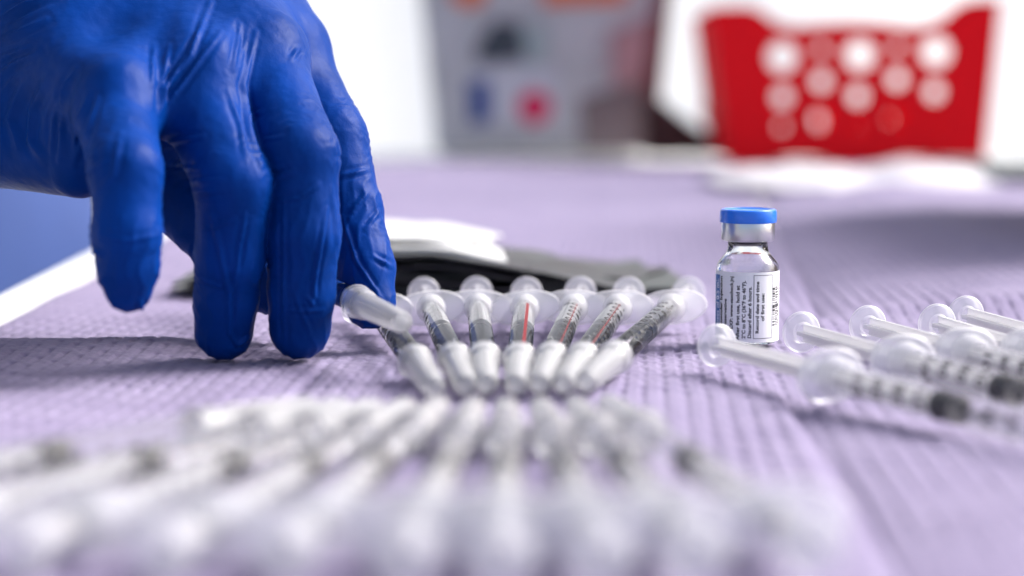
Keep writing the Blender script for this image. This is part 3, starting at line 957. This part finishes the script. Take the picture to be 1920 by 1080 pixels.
def build_shade_box():  # unseen box, added to throw a soft shadow on the pad
    b = empty('shade_box', (0.425, 0.87, 0.003), 'open cardboard box added to shade the pad, unseen beyond the right edge of the picture', 'box')
    bm = bmesh.new()
    w, d, h, t = 0.13, 0.16, 0.095, 0.004
    bm_box(bm, (-w, -d, 0), (w, d, t))
    bm_box(bm, (-w, -d, t), (-w + t, d, h)); bm_box(bm, (w - t, -d, t), (w, d, h))
    bm_box(bm, (-w + t, -d, t), (w - t, -d + t, h)); bm_box(bm, (-w + t, d - t, t), (w - t, d, h))
    bm_obj('box_body', bm, M['card'], b, False)
    for sgn in (-1, 1):
        bm = bmesh.new()
        a = [bm.verts.new(v) for v in ((sgn * w, -d, h), (sgn * w, d, h), (sgn * (w + 0.05), d, h + 0.035), (sgn * (w + 0.05), -d, h + 0.035))]
        q = [bm.verts.new((v.co.x, v.co.y, v.co.z + t)) for v in a]
        bm.faces.new(a); bm.faces.new(q[::-1])
        for i in range(4): bm.faces.new((a[i], q[i], q[(i + 1) % 4], a[(i + 1) % 4]))
        bm_obj('box_flap', bm, M['card'], b, False)
build_shade_box()

def build_tray():
    p = at_height(1915, 352, 0)
    bm = bmesh.new()
    w, d, h = 0.07, 0.10, 0.008
    rings = []
    for (k, z) in ((0.004, 0), (0, h), (0.003, h), (0.006, 0.0015)):
        rings.append([bm.verts.new(v) for v in ((-w + k, -d + k, z), (w - k, -d + k, z), (w - k, d - k, z), (-w + k, d - k, z))])
    for A, B in zip(rings[:-1], rings[1:]):
        for i in range(4): bm.faces.new((A[i], A[(i + 1) % 4], B[(i + 1) % 4], B[i]))
    bm.faces.new(rings[0][::-1]); bm.faces.new(rings[-1])
    o = bm_obj('shallow_tray', bm, M['tray'])
    o.location = (p.x + 0.05, p.y + 0.06, 0.004)
    tag(o, 'shallow grey tray at the far right beside the red basket', 'tray')
build_tray()

# ------------------------------------------------------------------ person: gloved right hand, forearm, scrubs
def build_hand(parent):
    import openvdb
    vx = 0.00050
    def J(px, py, dep, r):                # depth in mm, radius in pixels at that depth
        p = at_depth(px, py, dep * MM)
        return (np.array(p), r * dep * MM / FPX)
    little = [J(215, 215, 478, 74), J(236, 320, 455, 68), J(238, 440, 452, 63), J(240, 500, 453, 57), J(241, 540, 454, 46)]
    ring = [J(372, 170, 494, 82), J(436, 345, 474, 71), J(431, 480, 478, 64), J(424, 560, 483, 59), J(420, 620, 486, 56)]
    middle = [J(490, 120, 512, 80), J(562, 290, 484, 72), J(569, 440, 482, 69), J(566, 550, 484, 62), J(562, 616, 486, 58)]
    index = [J(535, 95, 540, 70), J(622, 260, 522, 66), J(657, 390, 514, 58), J(684, 500, 506, 55), J(694, 568, 502, 49)]
    thumb = [J(170, 270, 530, 90), J(300, 330, 530, 80), J(378, 408, 528, 66), J(470, 520, 526, 60), J(548, 552, 521, 50)]
    palm = [(J(60, 60, 545, 190), J(230, 190, 482, 92)), (J(150, 0, 555, 190), J(372, 150, 496, 100)), (J(250, -90, 560, 180), J(480, 105, 514, 96)), (J(330, -120, 570, 160), J(525, 90, 538, 88)),
            (J(-60, 190, 530, 160), J(150, 300, 500, 72)), (J(200, 120, 520, 150), J(250, 230, 515, 110)), (J(-330, -190, 590, 235), J(40, 60, 548, 200))]
    allp = [c for ch in (little, ring, middle, index, thumb) for c in ch] + [q for pr in palm for q in pr]
    lo = np.min([p - r for p, r in allp], 0) - 0.006
    hi = np.max([p + r for p, r in allp], 0) + 0.006
    lo[0] = max(lo[0], -0.185); hi[2] = min(hi[2], 0.150)
    n = np.ceil((hi - lo) / vx).astype(int)
    ax = [(lo[i] + vx * np.arange(n[i])).astype(np.float32) for i in range(3)]
    BIG = np.float32(0.02)
    def cone(field, a, b, k):
        (pa, ra), (pb, rb) = a, b
        pad = max(ra, rb) + 0.018
        sl = []
        for i in range(3):
            i0 = int(np.clip((min(pa[i], pb[i]) - pad - lo[i]) / vx, 0, n[i])); i1 = int(np.clip((max(pa[i], pb[i]) + pad - lo[i]) / vx + 1, 0, n[i]))
            sl.append(slice(i0, i1))
        x, y, z = ax[0][sl[0]][:, None, None] - pa[0], ax[1][sl[1]][None, :, None] - pa[1], ax[2][sl[2]][None, None, :] - pa[2]
        ba = (pb - pa).astype(np.float32); l2 = float(ba @ ba)
        t = np.clip((x * ba[0] + y * ba[1] + z * ba[2]) / l2, 0, 1)
        d = np.sqrt((x - t * ba[0]) ** 2 + (y - t * ba[1]) ** 2 + (z - t * ba[2]) ** 2) - (ra + (rb - ra) * t)
        f = field[tuple(sl)]
        h = np.maximum(k - np.abs(f - d), 0) / k
        field[tuple(sl)] = np.minimum(f, d) - h * h * k * 0.25
    def new(): return np.full(tuple(n), BIG, np.float32)
    F = new()
    for a, b in palm: cone(F, a, b, 0.010)
    fingers = None
    for ch in (thumb, little, ring, middle, index):
        g = new()
        for a, b in zip(ch[:-1], ch[1:]): cone(g, a, b, 0.002)
        if fingers is None: fingers = g
        else:
            k = 0.0010
            h = np.maximum(k - np.abs(fingers - g), 0) / k
            fingers = np.minimum(fingers, g) - h * h * k * 0.25
    k = 0.0055
    h = np.maximum(k - np.abs(F - fingers), 0) / k
    F = np.minimum(F, fingers) - h * h * k * 0.25
    grid = openvdb.FloatGrid(float(BIG))
    grid.copyFromArray(np.ascontiguousarray(F))
    pts, quads = grid.convertToQuads(0.0)
    V = np.asarray(pts, np.float64) * vx + lo
    Q = np.asarray(quads, np.int64)
    a, b, c = V[Q[:, 0]], V[Q[:, 1]], V[Q[:, 2]]
    if np.sum(np.einsum('ij,ij->i', a, np.cross(b, c))) < 0: Q = Q[:, ::-1]
    def normals(V):
        N = np.zeros_like(V)
        fn = np.cross(V[Q[:, 2]] - V[Q[:, 0]], V[Q[:, 3]] - V[Q[:, 1]])
        for i in range(4): np.add.at(N, Q[:, i], fn)
        return N / np.maximum(np.linalg.norm(N, axis=1, keepdims=True), 1e-12)
    N = normals(V)
    # which finger chain each vertex belongs to, how far along, and the way round
    def along(ch):
        best = np.full(len(V), 9.0); sp = np.zeros(len(V)); acc = 0
        for (pa, ra), (pb, rb) in zip(ch[:-1], ch[1:]):
            ba = pb - pa; l = np.linalg.norm(ba)
            t = np.clip((V - pa) @ ba / l ** 2, 0, 1)
            d = np.linalg.norm(V - pa - t[:, None] * ba, axis=1) - (ra + (rb - ra) * t)
            m = d < best
            best[m] = d[m]; sp[m] = acc + t[m] * l; acc += l
        return best, sp
    view = V - np.array([0, 0, CAM_H]); view /= np.linalg.norm(view, axis=1, keepdims=True)
    front = smooth(-0.05, 0.25, -np.einsum('ij,ij->i', view, N))
    disp = np.zeros(len(V))
    px, py = project(V)
    nz1 = np.array([mnoise.noise(Vector(v) * 130) for v in V])
    nz2 = np.array([mnoise.noise(Vector((v[0] * 420, v[1] * 420, v[2] * 260 + 9))) for v in V])
    disp += 0.00018 * nz1 + 0.00011 * nz2
    for ci, ch in enumerate((little, ring, middle, index, thumb)):
        d, s = along(ch)
        w = np.exp(-(np.maximum(d, 0) / 0.002) ** 2)
        l1 = np.linalg.norm(ch[1][0] - ch[0][0])
        L = s.max()
        # cross wrinkles gather around the knuckle bends; lengthwise facets near the tips
        joint = np.exp(-((s - l1) / 0.010) ** 2) + 0.7 * np.exp(-((s - l1 - 0.62 * (L - l1)) / 0.007) ** 2)
        ph = s / 0.0031 + 1.6 * nz1 + 0.7 * nz2 + ci
        tri = np.abs(np.mod(ph, 1) - 0.5) * 2
        disp += w * joint * (1 - 0.8 * smooth(0.35, 0.85, -np.einsum('ij,ij->i', view, N))) * (0.00036 * (1 - tri) ** 2 - 0.00008) * (0.35 + 1.3 * np.clip(nz1 + 0.3, 0, 1))
        tipz = smooth(l1 + 0.004, l1 + 0.02, s)
        ang = (px - np.interp(s, [0, L], [0, 0])) / 26.0 + 0.9 * nz1
        tri2 = np.abs(np.mod(ang + s * 40, 1) - 0.5) * 2
        disp += w * tipz * 0.00028 * ((1 - tri2) ** 3 - 0.25)
    # folds of the stretched nitrile, each a polyline on the visible side: (points, height mm, width px)
    folds = []
    def fo(pts, a=0.6, w=5): folds.append((pts, a, w))
    fo([(289, 75), (286, 160)], .5); fo([(315, 80), (304, 190)], .55); fo([(394, 5), (356, 104), (309, 167), (302, 212)], .9, 6); fo([(410, 66), (340, 160), (304, 205)], .7, 5)
    fo([(372, 60), (318, 150), (303, 200)], .5, 4); fo([(450, 50), (437, 130)], .5); fo([(480, 60), (457, 160), (470, 240), (492, 310)], .7, 5); fo([(428, 170), (452, 235), (462, 300)], .4)
    fo([(144, 130), (119, 167), (111, 300)], .8, 6); fo([(166, 175), (145, 230), (138, 312)], .7, 6); fo([(183, 185), (157, 258), (143, 298)], .7, 5); fo([(90, 140), (57, 207), (52, 262), (80, 300)], .9, 8)
    fo([(42, 150), (12, 222), (30, 285)], .9, 9); fo([(128, 150), (100, 220), (95, 300)], .5, 5)
    fo([(-10, 40), (70, -4)], .7, 7); fo([(-10, 80), (85, 36)], .6, 6); fo([(-10, 113), (66, 84)], .6, 6); fo([(-10, 148), (25, 118), (74, 95)], .7, 6); fo([(-5, 180), (45, 130)], .5, 6); fo([(20, 20), (120, -20)], .5, 7)
    fo([(304, 270), (381, 255)], .5, 5); fo([(307, 313), (381, 316)], .45, 4); fo([(340, 341), (420, 337)], .4, 4); fo([(350, 360), (420, 359)], .4, 4); fo([(360, 376), (410, 371)], .35, 4)
    fo([(505, 338), (550, 320)], .6, 5); fo([(470, 215), (492, 208)], .5, 4); fo([(490, 262), (528, 256)], .4, 4); fo([(505, 318), (532, 314)], .4, 4)
    fo([(398, 408), (430, 551), (430, 640)], .7, 5); fo([(460, 400), (437, 545)], .6, 4); fo([(377, 526), (422, 542)], .5, 4); fo([(430, 622), (446, 647), (474, 628)], .6, 4); fo([(372, 430), (405, 425), (440, 410)], .5, 4)
    fo([(532, 372), (533, 674)], .6, 4); fo([(613, 390), (591, 523), (588, 562)], .7, 4); fo([(552, 548), (564, 585), (582, 622)], .5, 4); fo([(532, 584), (605, 582)], .4, 4); fo([(622, 350), (632, 420), (634, 470)], .3, 4)
    fo([(510, 378), (560, 372), (600, 345)], .5, 4); fo([(575, 555), (590, 575)], .5, 4)
    fo([(641, 405), (669, 491), (716, 562)], .6, 4); fo([(690, 360), (660, 395)], .6, 5); fo([(712, 395), (685, 430)], .5, 4); fo([(560, 90), (548, 110)], .6, 5); fo([(640, 330), (690, 318)], .5, 5); fo([(700, 480), (735, 500)], .5, 4)
    fo([(180, 440), (240, 452), (300, 440)], .3, 5); fo([(170, 470), (188, 475)], .8, 6); fo([(200, 300), (160, 330)], .5, 5); fo([(225, 250), (212, 330), (180, 360)], .5, 6); fo([(262, 565), (270, 590)], .9, 5)
    folds = [(p_, 1.35 * a_, 0.66 * w_) for p_, a_, w_ in folds]
    for pts, a, w in folds:
        best = np.full(len(V), 1e9); tt = np.zeros(len(V))
        m_ = len(pts) - 1
        for i in range(m_):
            p, q = np.array(pts[i], float), np.array(pts[i + 1], float)
            bq = q - p; l2 = bq @ bq
            t = np.clip(((px - p[0]) * bq[0] + (py - p[1]) * bq[1]) / l2, 0, 1)
            d = np.hypot(px - p[0] - t * bq[0], py - p[1] - t * bq[1])
            mk = d < best
            best[mk] = d[mk]; tt[mk] = (i + t[mk]) / m_
        near = best < 8 * w
        taper = np.sin(np.pi * np.clip(tt, 0.04, 0.96)) ** 0.7
        prof = np.exp(-best / w) - 0.75 * np.exp(-((best - 2.6 * w) / (1.3 * w)) ** 2)
        disp += np.where(near, a * 0.001 * 0.75 * taper * prof * front, 0)
    # hollow behind the knuckles and tendons running up from them
    def soft(cx_, cy_, sx, sy, rot=0.0):
        a, b = px - cx_, py - cy_
        u, v_ = a * math.cos(rot) + b * math.sin(rot), -a * math.sin(rot) + b * math.cos(rot)
        return np.exp(-(u / sx) ** 2 - (v_ / sy) ** 2) * front
    disp += -0.0032 * soft(200, 40, 80, 38, -0.35) + 0.0012 * soft(215, 130, 60, 34) + 0.0010 * soft(420, 70, 26, 90, 0.5) - 0.0012 * soft(300, 60, 30, 80, 0.35) - 0.0014 * soft(20, 240, 40, 60)
    V = V + N * disp[:, None]
    # (fingertips)
    # press the fingertips flat where they rest on the pad
    V[:, 2] = np.maximum(V[:, 2], 0.0003)
    return np_mesh('nitrile_glove', V, Q, M['glove'], parent)

def loft(name, rings, mat, parent, n=28, cap=True):
    """rings: (centre, axis direction, half width, half depth)"""
    V, F = [], []
    for c, d, a, b in rings:
        d = Vector(d).normalized()
        s = Vector((0, 1, 0)) if abs(d.y) < 0.9 else Vector((1, 0, 0))
        x = s.cross(d).normalized(); y = d.cross(x)
        for k in range(n):
            t = 2 * math.pi * k / n
            V.append(Vector(c) + x * (a * math.cos(t)) + y * (b * math.sin(t)))
    for i in range(len(rings) - 1):
        for k in range(n):
            F.append((i * n + k, i * n + (k + 1) % n, (i + 1) * n + (k + 1) % n, (i + 1) * n + k))
    if cap:
        F += [tuple(range(n))[::-1], tuple(range((len(rings) - 1) * n, len(rings) * n))]
    return mesh_obj(name, V, F, mat, parent)

def build_person():
    p = empty('person', (0, 0, 0), 'person in blue scrubs, one blue gloved hand reaching over the pad to lift a syringe', 'person')
    build_hand(p)
    w = at_depth(-330, -190, 0.590)
    e = Vector((-0.36, 0.74, 0.26)); sh = Vector((-0.40, 0.86, 0.48))
    d1 = e - w
    fa = [(w + d1 * t + Vector((0, 0, 0.006 * math.sin(3 * t))), d1, r, r * 0.92) for t, r in ((-0.06, 0.030), (0.1, 0.031), (0.4, 0.036), (0.8, 0.042), (1.0, 0.043), (1.1, 0.036))]
    loft('forearm', fa, M['skin'], p)
    d2 = sh - e
    sl = [(e + d2 * t, d2, r, r) for t, r in ((-0.05, 0.058), (0.2, 0.060), (0.6, 0.064), (1.0, 0.070), (1.2, 0.055))]
    sc = loft('scrub_top', [((-0.41, 0.98, -0.62), (0, 0, 1), 0.165, 0.20), ((-0.41, 0.98, -0.3), (0, 0, 1), 0.170, 0.205), ((-0.385, 0.98, -0.05), (0, 0, 1), 0.185, 0.20), ((-0.39, 0.98, 0.1), (0, 0, 1), 0.180, 0.195),
                            ((-0.40, 0.98, 0.35), (0, 0, 1), 0.15, 0.21), ((-0.42, 0.98, 0.50), (0, 0, 1), 0.11, 0.17), ((-0.43, 0.98, 0.55), (0, 0, 1), 0.07, 0.08)], M['scrubs'], p, 48)
    for v in sc.data.vertices:
        v.co += Vector((1, 0, 0)) * 0.012 * mnoise.noise(Vector((v.co.x * 6, v.co.y * 9, v.co.z * 14)))
    loft('sleeve', sl, M['scrubs'], sc)
build_person()
